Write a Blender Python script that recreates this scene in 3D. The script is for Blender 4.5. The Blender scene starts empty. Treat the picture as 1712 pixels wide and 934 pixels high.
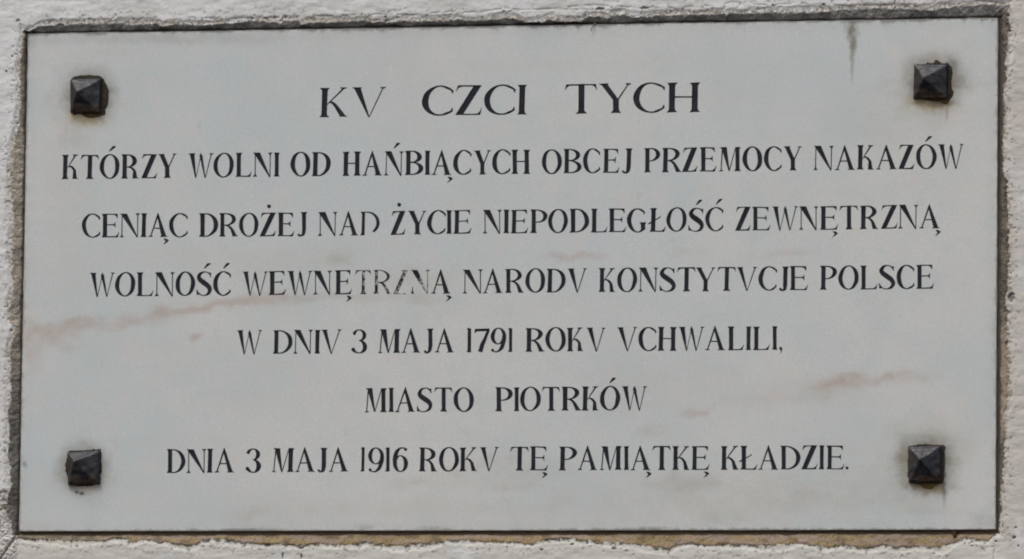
import bpy, bmesh, math, random
import numpy as np
from mathutils import Vector, geometry

random.seed(7)
rng = np.random.default_rng(11)
S = 0.00072                      # metres per rectified pixel: the slab is about 1.2 m wide

# ------------------------------------------------------------------ camera
FPX = 12000.0
YAW, PITCH, ROLL = math.radians(11.937), math.radians(5.490), math.radians(-0.647)
def _rz(a): c, s = math.cos(a), math.sin(a); return np.array([[c,-s,0],[s,c,0],[0,0,1]])
def _rx(a): c, s = math.cos(a), math.sin(a); return np.array([[1,0,0],[0,c,-s],[0,s,c]])
def _ry(a): c, s = math.cos(a), math.sin(a); return np.array([[c,0,s],[0,1,0],[-s,0,c]])
ROT = _rz(YAW) @ _rx(PITCH) @ _ry(ROLL)
CPOS = -(ROT @ np.array([0, 1, 0])) * FPX * S

scene = bpy.context.scene
col = scene.collection
cam_data = bpy.data.cameras.new('camera')
cam_data.sensor_width = 36.0
cam_data.lens = FPX / 1712 * 36.0
cam_data.clip_end = 100.0
cam = bpy.data.objects.new('camera', cam_data)
col.objects.link(cam)
from mathutils import Matrix
B = ROT @ np.array([[1,0,0],[0,0,-1],[0,1,0]])       # blender camera looks along -Z with +Y up
M4 = Matrix([[*B[0], CPOS[0]], [*B[1], CPOS[1]], [*B[2], CPOS[2]], [0,0,0,1]])
cam.matrix_world = M4
scene.camera = cam

# ------------------------------------------------------------------ sky and sun: soft overcast daylight from the upper left
SUN_EL, SUN_ROT = math.radians(58), math.radians(205)
world = bpy.data.worlds.new('World'); scene.world = world; world.use_nodes = True
wn, wl = world.node_tree.nodes, world.node_tree.links
sky = wn.new('ShaderNodeTexSky'); sky.sky_type = 'NISHITA'; sky.sun_disc = False
sky.sun_elevation = SUN_EL; sky.sun_rotation = SUN_ROT
sky.air_density = 1.0; sky.dust_density = 4.0; sky.ozone_density = 1.0
hs = wn.new('ShaderNodeHueSaturation'); hs.inputs['Saturation'].default_value = 0.42
wl.new(sky.outputs[0], hs.inputs['Color']); wl.new(hs.outputs[0], wn['Background'].inputs['Color'])
wn['Background'].inputs['Strength'].default_value = 0.12
sd = bpy.data.lights.new('sun', 'SUN'); sd.energy = 0.75; sd.angle = math.radians(25); sd.color = (1.0, 0.955, 0.90)
sun = bpy.data.objects.new('sun', sd); col.objects.link(sun)
sdir = Vector((math.sin(SUN_ROT)*math.cos(SUN_EL), math.cos(SUN_ROT)*math.cos(SUN_EL), math.sin(SUN_EL)))
sun.rotation_euler = sdir.to_track_quat('Z', 'Y').to_euler()
scene.view_settings.view_transform = 'Standard'; scene.view_settings.look = 'None'
scene.view_settings.exposure = 0.36; scene.view_settings.gamma = 1.0
scene.render.engine = 'CYCLES'
scene.cycles.pixel_filter_type = 'BLACKMAN_HARRIS'
scene.cycles.filter_width = 2.0

# ------------------------------------------------------------------ helpers
def rp(px, py, y=0.0):
    """where the photographed point lies on the slab's front plane, in rectified pixels"""
    d = ROT @ np.array([(px-856)/FPX, 1.0, -(py-467)/FPX])
    q = CPOS + d * ((y - CPOS[1]) / d[1])
    return q[0]/S, q[2]/S

def fade(t): return t*t*t*(t*(t*6-15)+10)
_LAT = rng.random((256, 256))
def vnoise(x, y, seed=0):
    x = x + seed*17.31; y = y + seed*9.77
    xi = np.floor(x).astype(int); yi = np.floor(y).astype(int)
    fx = fade(x-xi); fy = fade(y-yi)
    a = _LAT[xi & 255, yi & 255]; b = _LAT[(xi+1) & 255, yi & 255]
    c = _LAT[xi & 255, (yi+1) & 255]; d = _LAT[(xi+1) & 255, (yi+1) & 255]
    return (a*(1-fx)+b*fx)*(1-fy) + (c*(1-fx)+d*fx)*fy
def fbm(x, y, oct=4, seed=0, gain=0.5):
    s = 0; a = 1; t = 0
    for i in range(oct):
        s = s + a*vnoise(x*2**i, y*2**i, seed+i*3); t += a; a *= gain
    return s/t
def smooth(a, b, x):
    t = np.clip((x-a)/(b-a), 0, 1); return t*t*(3-2*t)

def mesh_obj(name, verts, faces, mats, parent=None, fmat=None, shade=False):
    me = bpy.data.meshes.new(name); me.from_pydata(verts, [], faces); me.update()
    for m in (mats if isinstance(mats, (list, tuple)) else [mats]): me.materials.append(m)
    if fmat is not None: me.polygons.foreach_set('material_index', fmat)
    if shade: me.polygons.foreach_set('use_smooth', [True]*len(me.polygons))
    o = bpy.data.objects.new(name, me); col.objects.link(o)
    if parent: o.parent = parent
    return o

def empty(name, label, cat):
    o = bpy.data.objects.new(name, None); col.objects.link(o)
    o['label'] = label; o['category'] = cat; o.empty_display_size = 0.05
    return o

class NT:
    """small node builder"""
    def __init__(self, name):
        self.m = bpy.data.materials.new(name); self.m.use_nodes = True
        self.n = self.m.node_tree.nodes; self.l = self.m.node_tree.links
        self.bsdf = self.n['Principled BSDF']
        self.co = self.n.new('ShaderNodeTexCoord').outputs['Object']
    def link(self, a, b): self.l.new(a, b)
    def math(self, op, a, b=None, clamp=False):
        n = self.n.new('ShaderNodeMath'); n.operation = op; n.use_clamp = clamp
        for i, v in enumerate((a, b)):
            if v is None: continue
            if isinstance(v, (int, float)): n.inputs[i].default_value = v
            else: self.link(v, n.inputs[i])
        return n.outputs[0]
    def noise(self, scale, detail=4, rough=0.55, co=None, stretch=None, w=0.0):
        c = co or self.co
        if stretch or w:
            mp = self.n.new('ShaderNodeMapping'); mp.inputs['Scale'].default_value = stretch or (1,1,1)
            mp.inputs['Location'].default_value = (w, w*1.7, w*.6)
            self.link(c, mp.inputs['Vector']); c = mp.outputs[0]
        n = self.n.new('ShaderNodeTexNoise'); n.inputs['Scale'].default_value = scale
        n.inputs['Detail'].default_value = detail; n.inputs['Roughness'].default_value = rough
        self.link(c, n.inputs['Vector']); return n.outputs['Fac']
    def ramp(self, v, a, b, lo=0.0, hi=1.0):
        n = self.n.new('ShaderNodeMapRange'); n.interpolation_type = 'SMOOTHSTEP'
        self.link(v, n.inputs['Value'])
        for k, x in zip(('From Min','From Max','To Min','To Max'), (a, b, lo, hi)): n.inputs[k].default_value = x
        return n.outputs[0]
    def mix(self, f, a, b):
        n = self.n.new('ShaderNodeMix'); n.data_type = 'RGBA'
        if isinstance(f, (int, float)): n.inputs[0].default_value = f
        else: self.link(f, n.inputs[0])
        for i, v in ((6, a), (7, b)):
            if isinstance(v, tuple): n.inputs[i].default_value = (*v, 1)
            else: self.link(v, n.inputs[i])
        return n.outputs[2]
    def bump(self, h, dist, strength=1.0):
        n = self.n.new('ShaderNodeBump'); n.inputs['Distance'].default_value = dist; n.inputs['Strength'].default_value = strength
        self.link(h, n.inputs['Height']); self.link(n.outputs[0], self.bsdf.inputs['Normal'])
    def out(self, c=None, rough=None, spec=None):
        if c is not None:
            if isinstance(c, tuple): self.bsdf.inputs['Base Color'].default_value = (*c, 1)
            else: self.link(c, self.bsdf.inputs['Base Color'])
        if rough is not None:
            if isinstance(rough, (int, float)): self.bsdf.inputs['Roughness'].default_value = rough
            else: self.link(rough, self.bsdf.inputs['Roughness'])
        if spec is not None: self.bsdf.inputs['Specular IOR Level'].default_value = spec
        return self.m

# ------------------------------------------------------------------ slab rectangle (rectified pixels)
TL, TR, BR, BL = rp(46,55), rp(1670,30), rp(1664,884), rp(32,890)
XL, XR = (TL[0]+BL[0])/2, (TR[0]+BR[0])/2
ZT, ZB = (TL[1]+TR[1])/2, (BL[1]+BR[1])/2

# ------------------------------------------------------------------ materials
def make_marble():
    t = NT('white_marble')
    # base mottling: cool and warm clouds, fine crystalline grain
    a = t.noise(3.2, 5, 0.55); b = t.noise(11, 5, 0.6, w=3); c = t.noise(420, 3, 0.7, w=5); e = t.noise(75, 4, 0.65, w=8)
    base = t.mix(t.ramp(a, .36, .64), MARBLE_COOL, MARBLE_WARM)
    base = t.mix(t.ramp(b, .42, .72, 0, .55), base, MARBLE_DIM)
    base = t.mix(t.ramp(e, .52, .76, 0, .32), base, (.50,.525,.525))
    base = t.mix(t.ramp(c, .42, .75, 0, .55), base, (.41,.43,.42))
    c2 = t.noise(190, 4, .75, w=51)
    base = t.mix(t.ramp(c2, .48, .72, 0, .5), base, (.50,.52,.505))
    base = t.mix(t.ramp(t.noise(260, 3, .7, w=57), .55, .75, 0, .5), base, (.72,.74,.73))
    g1 = t.noise(38, 3, .6, w=41); g2_ = t.noise(34, 3, .6, w=47)
    base = t.mix(t.ramp(g1, .52, .72, 0, .42), base, (.62,.565,.53))
    base = t.mix(t.ramp(g2_, .52, .72, 0, .42), base, (.50,.555,.54))
    # faint horizontal sawing bands
    sw = t.noise(9, 4, .6, stretch=(.35,1,3.2), w=12)
    base = t.mix(t.ramp(sw, .45, .75, 0, .28), base, (.545,.52,.49))
    # stains measured from the photograph, held by the slab as a premultiplied attribute
    at = t.n.new('ShaderNodeAttribute'); at.attribute_name = 'Stain'
    inv = t.math('SUBTRACT', 1.0, at.outputs['Alpha'], True)
    vs_ = t.n.new('ShaderNodeVectorMath'); vs_.operation = 'SCALE'; t.link(base, vs_.inputs[0]); t.link(inv, vs_.inputs['Scale'])
    va_ = t.n.new('ShaderNodeVectorMath'); va_.operation = 'ADD'; t.link(vs_.outputs[0], va_.inputs[0]); t.link(at.outputs['Color'], va_.inputs[1])
    base = va_.outputs[0]
    # grime along the four edges, with its own ragged reach
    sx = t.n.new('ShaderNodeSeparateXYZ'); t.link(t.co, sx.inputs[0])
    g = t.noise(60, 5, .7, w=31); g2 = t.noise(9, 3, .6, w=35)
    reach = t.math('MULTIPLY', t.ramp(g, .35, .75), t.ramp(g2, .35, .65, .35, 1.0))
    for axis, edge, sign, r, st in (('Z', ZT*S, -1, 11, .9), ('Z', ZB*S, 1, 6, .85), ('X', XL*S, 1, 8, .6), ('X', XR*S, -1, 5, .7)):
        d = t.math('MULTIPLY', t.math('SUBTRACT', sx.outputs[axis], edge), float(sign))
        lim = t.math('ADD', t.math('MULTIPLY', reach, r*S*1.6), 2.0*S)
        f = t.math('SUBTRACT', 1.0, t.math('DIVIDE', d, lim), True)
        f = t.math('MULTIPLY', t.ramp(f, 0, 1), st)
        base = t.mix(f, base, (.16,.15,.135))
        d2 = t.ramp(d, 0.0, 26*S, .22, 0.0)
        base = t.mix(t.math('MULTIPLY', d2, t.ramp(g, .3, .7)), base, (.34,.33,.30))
    t.bump(t.math('ADD', t.math('MULTIPLY', c, .4), e), .0006, .35)
    return t.out(base, t.ramp(b, .3, .7, .42, .6), .4)

MARBLE_COOL = (.545,.583,.583); MARBLE_WARM = (.622,.615,.592); MARBLE_DIM = (.49,.54,.535)
def stain_list():
    pink = (.40,.29,.235); tan = (.36,.30,.22); olive = (.125,.10,.06); ochre = (.36,.27,.13); soot = (.07,.065,.06)
    R = [
     # rust coloured veins  (cx, cy, rx, ry, angle, strength, colour, fine, patchy, hard)
     (90,560,62,30,4,.34,pink), (190,538,130,17,9,.42,pink), (330,514,140,11,8,.44,pink), (470,500,120,9,3,.40,pink), (590,497,90,9,0,.22,tan),
     (52,572,22,48,0,.36,pink), (115,547,50,14,6,.25,pink),
     (326,562,18,7,4,.50,pink), (958,429,66,9,0,.50,pink), (1145,421,24,9,0,.22,pink), (1320,424,50,6,2,.28,tan),
     (1390,648,62,14,14,.50,pink), (1495,633,74,11,2,.50,pink), (1418,632,40,12,8,.50,pink), (1385,664,36,9,10,.30,pink), (1168,687,38,8,12,.46,pink), (1088,718,32,9,12,.26,tan),
     (680,470,120,28,3,.26,tan), (560,436,26,10,0,.38,tan), (700,500,60,10,0,.26,tan), (860,790,130,26,4,.22,tan),
     (690,810,60,12,4,.26,tan), (820,770,90,12,14,.24,pink), (1150,805,80,16,0,.26,pink), (1225,862,80,12,-4,.24,tan), (420,858,50,10,10,.25,tan),
     (1380,830,70,12,-10,.20,tan), (1560,855,60,10,0,.20,tan), (190,90,80,10,0,.12,tan), (860,815,60,8,2,.22,tan),
     (1250,830,380,44,-2,.20,tan), (1420,800,160,70,0,.12,tan), (700,850,500,22,0,.14,tan), (480,440,200,30,4,.12,tan), (1500,210,90,60,0,.12,tan), (120,300,50,200,0,.10,tan), (1080,640,160,60,10,.10,tan), (1300,660,120,24,12,.16,pink),
     # the drip below the top edge
     (1423,50,8,17,-6,.92,olive,True,.15,.2), (1427,72,6.5,20,-6,.85,olive,True,.15,.1), (1425,97,4.5,30,2,.62,(.20,.17,.10),True,.1),
     (1414,46,5,12,6,.4,(.2,.18,.12),True,.1), (1434,50,4,14,6,.4,(.2,.18,.12),True,.1), (1424,122,2.6,22,1,.35,(.22,.19,.12),True,.1),
     # grime haloes round the four studs
     (146,160,66,62,0,.46,(.30,.265,.21)), (150,160,46,46,0,.75,(.14,.115,.085),True,.2,.45), (150,198,34,12,0,.75,ochre,True,.2,.2), (130,193,18,8,0,.85,(.55,.45,.27),True,.1,.3), (150,205,50,14,0,.3,(.45,.38,.24),True,.3), (124,225,18,34,0,.22,(.3,.3,.26)),
     (1560,138,74,70,0,.48,(.30,.265,.20)), (1564,136,50,47,0,.75,(.135,.11,.08),True,.2,.45), (1555,171,42,12,-6,.85,(.34,.24,.10),True,.2,.3), (1548,180,50,12,-4,.4,(.48,.41,.26),True,.3), (1590,110,14,16,0,.7,(.12,.11,.09),True,.2), (1545,100,40,12,0,.3,(.3,.28,.22),True), (1575,172,24,8,8,.7,soot,True,.2), (1583,186,3,16,0,.5,soot,True),
     (140,782,62,58,0,.40,(.29,.265,.22)), (138,782,44,42,0,.68,(.14,.12,.09),True,.2,.45), (142,814,34,11,0,.5,(.45,.38,.26),True,.2), (128,822,4,3,0,.95,soot,True,0,.5), (137,824,4.5,3.6,0,.95,soot,True,0,.5), (152,838,40,14,0,.18,(.3,.3,.25)),
     (1548,772,78,74,0,.48,(.30,.265,.20)), (1550,776,50,48,0,.75,(.135,.115,.08),True,.2,.45), (1510,768,14,42,0,.55,(.24,.22,.15),True,.6), (1552,812,34,14,-6,.85,(.20,.13,.04),True,.1,.3), (1578,798,4.5,38,0,.8,soot,True,.1,.2), (1580,828,3.5,22,0,.38,soot,True,.2), (1560,735,60,22,0,.24,(.27,.24,.2)), (1595,815,12,8,-30,.4,(.25,.24,.2),True),
     # soot along the bottom edge
     (425,886.5,60,4,1,.8,soot,True,.4,.2), (380,888,40,3,0,.7,soot,True,.4,.2), (1080,883.5,50,3,1,.65,soot,True,.5,.1), (720,883,30,4,0,.55,soot,True,.4), (610,883,20,8,0,.3,soot,True,.5), (1640,872,24,14,0,.4,(.2,.19,.15)),
     (300,66,300,11,-1,.28,(.26,.25,.23),True,.7), (1484,36,14,6,0,.7,soot,True,.3), (1430,36,22,5,0,.5,soot,True,.3),
     (40,775,5,6,0,.7,soot,True,.2), (1666,745,5,22,0,.6,(.2,.19,.17),True,.2), (1663,560,5,90,0,.35,(.2,.19,.17),True,.5), (50,90,10,40,0,.3,(.25,.24,.22)),
     (332,210,5,4,20,.45,soot,True), (1068,326,3,6,0,.5,(.3,.26,.14),True), (1124,400,4,4,0,.35,(.3,.26,.14),True), (1610,470,3,2,0,.4,soot,True), (1598,143,3,3,0,.3,soot,True),
     (655,118,2.2,12,0,.4,(.8,.82,.82),True), (648,88,2,7,0,.3,(.8,.82,.82),True), (905,100,2,14,0,.2,(.8,.82,.82),True),
    ]
    return R

def make_attr_mat(name, fine, dist, rough, grain_dark, amount):
    t = NT(name)
    at = t.n.new('ShaderNodeAttribute'); at.attribute_name = 'Col'
    a = t.noise(fine, 4, .65); b = t.noise(fine*.18, 4, .6, w=4); k = t.noise(fine*3.0, 2, .6, w=9)
    c = t.mix(t.ramp(a, .5, .8, 0, amount), at.outputs['Color'], grain_dark)
    c = t.mix(t.ramp(b, .5, .78, 0, amount*.7), c, grain_dark)
    t.bump(t.math('ADD', t.math('MULTIPLY', k, .3), t.math('ADD', a, t.math('MULTIPLY', b, 1.4))), dist, .8)
    return t.out(c, rough, .25)

def make_paint(name, wear):
    t = NT(name)
    a = t.noise(170, 5, .7); b = t.noise(60, 4, .6, w=7); f = t.noise(30, 3, .5, w=2)
    ink = t.mix(t.ramp(b, .35, .7), (.0105,.0115,.018), (.020,.021,.030))
    ink = t.mix(t.ramp(a, .55, .8, 0, .4), ink, (.045,.046,.055))
    if wear > .5:
        d = t.noise(330, 4, .7, w=13)
        g = t.math('ADD', t.math('MULTIPLY', b, .5), t.math('MULTIPLY', d, .55))
        ink = t.mix(t.ramp(g, .50, .60), ink, (.45,.45,.43))
    else:
        g = t.math('MULTIPLY', t.ramp(a, .66, .74), t.ramp(f, .48, .62))
        ink = t.mix(t.math('MULTIPLY', g, .6), ink, (.30,.31,.31))
    return t.out(ink, .7, .25)

def make_iron():
    t = NT('forged_black_iron')
    a = t.noise(90, 5, .6); b = t.noise(260, 4, .6, w=4); c = t.noise(28, 3, .5, w=11)
    base = t.mix(t.ramp(a, .4, .7), (.014,.0155,.021), (.027,.027,.032))
    base = t.mix(t.ramp(c, .50, .66, 0, .7), base, (.042,.028,.019))
    sx = t.n.new('ShaderNodeSeparateXYZ'); t.link(t.co, sx.inputs[0])
    base = t.mix(t.math('MULTIPLY', t.ramp(sx.outputs['Z'], -.002, -.018, 0, .95), t.ramp(a, .35, .6)), base, (.055,.032,.018))
    base = t.mix(t.ramp(b, .60, .72, 0, .3), base, (.07,.065,.06))
    t.bump(t.math('ADD', a, t.math('MULTIPLY', b, .3)), .0012, .7)
    m = t.out(base, t.ramp(b, .3, .7, .34, .55), .5)
    t.bsdf.inputs['Metallic'].default_value = .25
    return m
def make_rust():
    t = NT('rusty_seating')
    a = t.noise(120, 5, .7); b = t.noise(34, 3, .6, w=4)
    base = t.mix(t.ramp(a, .35, .7), (.022,.020,.017), (.045,.037,.028))
    sx = t.n.new('ShaderNodeSeparateXYZ'); t.link(t.co, sx.inputs[0])
    base = t.mix(t.ramp(sx.outputs['Z'], -.018, -.026, 0, .7), base, (.16,.095,.035))
    base = t.mix(t.ramp(b, .5, .68, 0, .4), base, (.055,.036,.020))
    t.bump(a, .001, .8)
    return t.out(base, .9, .2)
def make_simple(name, c1, c2, scale):
    t = NT(name)
    return t.out(t.mix(t.ramp(t.noise(scale), .4, .65), c1, c2), .8, .2)

marble = make_marble()
plaster_mat = make_attr_mat('limewashed_plaster', 240, .0003, .9, (.44,.43,.40), .35)
mortar_mat = make_attr_mat('crumbling_mortar', 330, .0022, .95, (.09,.075,.055), .65)
paint = make_paint('black_letter_paint', 0); paint_worn = make_paint('worn_letter_paint', 1)
iron = make_iron(); rust = make_rust()

# ------------------------------------------------------------------ wall: plaster front with the broken opening, mortar joint round the slab
def prof(side, pts):
    """measured reach of the bare joint (pixels from the slab's edge) along one side"""
    out = []
    for p, e in pts:
        if side == 't': u = rp(p, 50)[0]
        elif side == 'b': u = rp(p, 888)[0]
        elif side == 'l': u = rp(40, p)[1]
        else: u = rp(1667, p)[1]
        out.append((u, e))
    out.sort(); return np.array(out).T
PT = prof('t', [(30,3),(46,3),(56,6),(64,11),(75,13),(100,14),(120,15),(180,15),(230,13),(262,13),(274,7),(285,10),(330,10),(350,9),(380,11),(430,15),(445,12),(466,12),(470,7),(474,14),(500,14),(503,8),(520,10),(560,11),(590,10),(605,13),(625,8),(640,11),(655,8),(680,12),(720,9),(765,12),(775,10),(800,9),(850,12),(862,11),(880,4),(905,4),(920,8),(935,4),(970,4),(985,12),(1010,14),(1018,8),(1022,15),(1042,15),(1048,13),(1058,10),(1100,12),(1150,13),(1200,12),(1212,14),(1215,9),(1220,14),(1290,14),(1340,13),(1400,16),(1450,19),(1500,18),(1530,15),(1560,14),(1600,20),(1680,21)])
PB = prof('b', [(20,4),(32,8),(60,11),(90,14),(110,15),(180,14),(188,9),(212,9),(218,16),(250,13),(270,16),(300,20),(330,21),(338,13),(380,12),(400,16),(440,20),(490,21),(560,22),(600,20),(612,16),(640,22),(670,24),(690,20),(720,21),(745,14),(800,16),(860,17),(890,20),(920,12),(960,12),(1000,17),(1050,21),(1090,24),(1120,29),(1135,22),(1160,18),(1180,24),(1220,22),(1260,23),(1290,24),(1330,20),(1360,22),(1375,27),(1410,22),(1440,28),(1460,27),(1475,22),(1500,28),(1530,24),(1550,28),(1580,27),(1600,17),(1615,10),(1640,15),(1656,14),(1662,5),(1680,4)])
PL = prof('l', [(40,4),(60,5),(85,9),(110,12),(150,10),(180,9),(215,12),(235,18),(260,21),(300,22),(330,20),(360,16),(400,18),(450,19),(480,15),(500,20),(535,20),(545,10),(565,11),(580,19),(600,18),(640,17),(660,15),(690,20),(730,16),(755,20),(768,14),(780,14),(815,12),(830,18),(845,22),(862,19),(880,10),(892,6),(900,5)])
PR = prof('r', [(15,14),(30,15),(50,17),(90,14),(110,12),(160,11),(200,10),(250,9),(290,10),(300,14),(340,16),(400,18),(425,19),(450,18),(480,16),(510,14),(520,20),(560,16),(600,19),(640,18),(665,19),(690,13),(710,11),(730,14),(760,11),(800,11),(820,8),(850,9),(875,6),(890,5)])
NIB = 1.25                                    # grid step in rectified pixels, about 0.9 mm
X0, X1, Z0, Z1 = XL-95, XR+95, ZB-95, ZT+95
nx, nz = int((X1-X0)/NIB)+1, int((Z1-Z0)/NIB)+1
gx = np.linspace(X0, X1, nx); gz = np.linspace(Z0, Z1, nz)
U, V = np.meshgrid(gx, gz)                    # [z, x]
dd = np.stack([V-ZT, ZB-V, XL-U, U-XR]); side = dd.argmax(0); d = dd.max(0)
keep = d > -9
Uk, Vk, dk, sk = U[keep], V[keep], d[keep], side[keep]
# straight cuts of the joint wander a little
e = np.choose(sk, [np.interp(Uk, *PT), np.interp(Uk, *PB), np.interp(Vk, *PL), np.interp(Vk, *PR)])
along = np.where(sk < 2, Uk, Vk)
es = e + (fbm(Uk/24, Vk/24, 3, 3)-.5)*5
e = e + (fbm(Uk/9, Vk/9, 4, 5)-.5)*9 + (fbm(Uk/3.1, Vk/3.1, 3, 9)-.5)*6.5 + np.where(sk == 1, 2.5, .8)
groove = np.choose(sk, [2.2, 6.2, 3.4, 5.6]) + (fbm(along/22, sk*7.3, 4, 21)-.5)*4.2
groove = np.maximum(groove, 1.4)
rough = fbm(Uk/7, Vk/7, 5, 31); rough2 = fbm(Uk/2.4, Vk/2.4, 3, 37); big = fbm(Uk/60, Vk/60, 4, 41)
rel = np.clip((dk-groove)/np.maximum(es-groove, 1), 0, 1)
mort_h = 2.6*(1-rel)**1.1 - 4.0*rel + (rough-.5)*2.6 + (rough2-.5)*1.6           # mm, + is deeper
# plaster: uneven skim with a trowelled lip round the opening
lip = es + 11 + (fbm(along/38, sk*3.1, 4, 51)-.5)*14
lipm = np.exp(-((dk-lip)/4.5)**2)
band = smooth(0, 1, (lip-dk)/5)
pl_h = -5.0 + band*.7 + (rough-.5)*np.where(dk < lip, .6, .35) + (rough2-.5)*np.where(dk < lip, .25, .08) - lipm*.45*fbm(along/15, sk*1.7, 3, 57) + (big-.5)*2.0 + (fbm(Uk/30, Vk/11, 4, 43)-.5)*1.3
pl_h = pl_h + 1.5*np.exp(-np.maximum(dk-e, 0)/9)
# pits and chips in the skim near the opening
pit = fbm(Uk/4.2, Vk/4.2, 3, 63); pith = smooth(.69, .77, pit)*smooth(34, 4, dk-e)
pl_h = pl_h + pith*1.0
def blob(cx, cy, r, a=1.0, b=1.0):
    x, z = rp(cx, cy); q = np.hypot((Uk-x)/a, (Vk-z)/b) + (rough2-.5)*r*1.0
    return smooth(r, r*.5, q)
pitlist = [(1696,899,3.2,1,1),(1699,882,2.4,1,1),(1671,890,2,1,2),(1626,906,1.8,1,1),(1703,912,1.8,1,1.6),(1660,914,1.4,1,1),(448,911,5,1.3,.7),(505,916,4,1.4,.7),(500,905,4,1.6,.6),(474,929,2.4,.7,2.4),(505,930,2.4,.8,3),
           (1027,917,2.8,1.4,1),(958,910,2.6,1.8,.8),(907,919,2.2,1.4,.8),(1099,919,3,1.8,.6),(983,908,2,1,1),(1265,912,2,1,1),(1666,905,2,1,1),
           (1683,305,3.4,1,1),(1686,26,3.2,1.2,1),(1690,52,2.2,1,1),(1684,431,3.6,1,1.4),(1684,402,2,1,2),(1692,497,7,1,1.3),(1682,575,4,.8,2.5),(20,552,2.2,1,1),(22,583,3,1,1.2),(18,755,6,.7,2),
           (1497,3,1.6,.6,3.4),(1378,8,2.6,1.4,1),(1294,10,2,1.6,.8),(645,28,2.4,1,1),(647,35,2.6,1.6,.8),(1005,15,4,2,.7),(1078,14,4,2,.6),(32,35,2.4,2,1),(12,120,2,1,1),(22,95,2,1,1.2),(10,850,3,1.6,1.2)]
chips = np.zeros_like(dk)
for (cx, cy, r, a, b) in pitlist: chips = np.maximum(chips, blob(cx, cy, r, a, b))
# the crack that leaves the lower left corner, and a faint one below the lower right corner
def seg(pts, wdt):
    best = np.full_like(dk, 1e9)
    P = [rp(*p) for p in pts]
    for (ax, az), (bx, bz) in zip(P, P[1:]):
        L2 = (bx-ax)**2+(bz-az)**2; tt = np.clip(((Uk-ax)*(bx-ax)+(Vk-az)*(bz-az))/L2, 0, 1)
        best = np.minimum(best, np.hypot(Uk-ax-tt*(bx-ax), Vk-az-tt*(bz-az)) + (rough-.5)*2.4)
    return smooth(wdt, wdt*.35, best)
crack = np.maximum.reduce([seg([(28,890),(24,903),(17,912),(9,924),(1,936),(-8,950)], 1.9), seg([(24,903),(34,899)], 1.1)*.5,
        seg([(1663,890),(1664,912),(1661,940)], 1.3)*.30])
crest = seg([(320,30),(360,31),(400,32),(470,29),(560,27),(640,24),(700,26),(745,20),(800,21),(840,16),(900,17),(990,9),(1060,13),(1110,14),(1190,11),(1225,4),(1290,9),(1340,6),(1400,9),(1450,10),(1500,8),(1560,9),(1600,6)], 2.2)*smooth(.42,.58,fbm(Uk/14,Vk/6,3,77))
crest2 = seg([(840,22),(880,17),(930,16),(985,17),(1030,19)], 1.6)*.7 + seg([(1590,3),(1650,3),(1682,8),(1692,22)], 2.0)*.8
flake = blob(8,846,20,1.1,.9)*.9
flake = np.maximum(flake, blob(6,826,9,1,1)); flake = flake*smooth(.36,.52,fbm(Uk/8,Vk/8,4,83))
pl_h = pl_h + chips*2.4 + crack*3.2 + np.clip(crest+crest2,0,1)*.7 + flake*1.6
lowleft = smooth(30, 0, Uk-XL+0)*smooth(0, -60, Vk-(ZB+70))*smooth(XL+2, XL-4, Uk)
pl_h = pl_h + lowleft*(rough2-.5)*4.0
w_plaster = smooth(-.9, .9, dk-e)
h = mort_h*(1-w_plaster) + pl_h*w_plaster
gm = smooth(.7, -.7, dk-groove)
h = h*(1-gm) + np.choose(sk, [7.0, 8.0, 6.5, 6.0])*gm
bordfade = smooth(95, 70, np.maximum.reduce([dk])) # calm down to the flat wall at the rim of the fine patch
h = np.where(dk > 60, -5.0 + (h+5.0)*bordfade, h)
h = np.where((np.abs(Uk-X0) < .01) | (np.abs(Uk-X1) < .01) | (np.abs(Vk-Z0) < .01) | (np.abs(Vk-Z1) < .01), -5.0, h)
# --- colours of the materials themselves
def lerp(a, b, t): return a + (b-a)*t[:, None]
def C(r, g, b): return np.array([r, g, b])[None, :]
n = len(dk)
pc = np.repeat(C(.690,.688,.680), n, 0)
pc = lerp(pc, C(.63,.618,.592), smooth(.40,.62, fbm(Uk/90,Vk/90,4,91)))
pc = lerp(pc, C(.73,.73,.722), smooth(.5,.7, fbm(Uk/26,Vk/16,4,95))*.7)
pc = lerp(pc, C(.58,.57,.545), smooth(.52,.72, fbm(Uk/12,Vk/12,4,97))*.55)
pc = lerp(pc, C(.55,.515,.465), smooth(-6, 16, Uk-XR)*(sk == 3)*smooth(.15,.5,fbm(Uk/40,Vk/120,4,101))*.85)     # right side: beige limewash
xb, zb = rp(120, 915)
pc = lerp(pc, C(.64,.54,.42), np.exp(-((Uk-xb)/85)**2-((Vk-zb)/20)**2)*smooth(.35,.6,fbm(Uk/14,Vk/9,4,103))*.8)
xb, zb = rp(1560, 925)
pc = lerp(pc, C(.60,.54,.45), np.exp(-((Uk-xb)/150)**2-((Vk-zb)/14)**2)*smooth(.3,.6,fbm(Uk/20,Vk/9,4,107))*.6)
pc = lerp(pc, C(.52,.47,.39), smooth(10, 0, dk-e)*smooth(.42,.62,fbm(Uk/8,Vk/8,3,109))*.75)
pc = lerp(pc, C(.27,.21,.155), smooth(13, 0, dk-e)*smooth(.50,.56,fbm(Uk/2.6,Vk/2.6,3,113))*.8)
pc = lerp(pc, C(.57,.55,.50), (sk == 1)*smooth(.1,.4,fbm(Uk/50,Vk/20,3,131))*.8)
pc = lerp(pc, C(.22,.20,.17), pith*.75)
pc = lerp(pc, C(.36,.34,.31), np.clip(crest+crest2,0,1)*.38)
pc = lerp(pc, C(.10,.09,.08), chips*.85)
pc = lerp(pc, C(.07,.065,.06), crack*.85)
pc = lerp(pc, C(.27,.22,.16), flake*.9)
pc = lerp(pc, C(.40,.37,.34), lowleft*smooth(.45,.6,rough)*.6)
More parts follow.
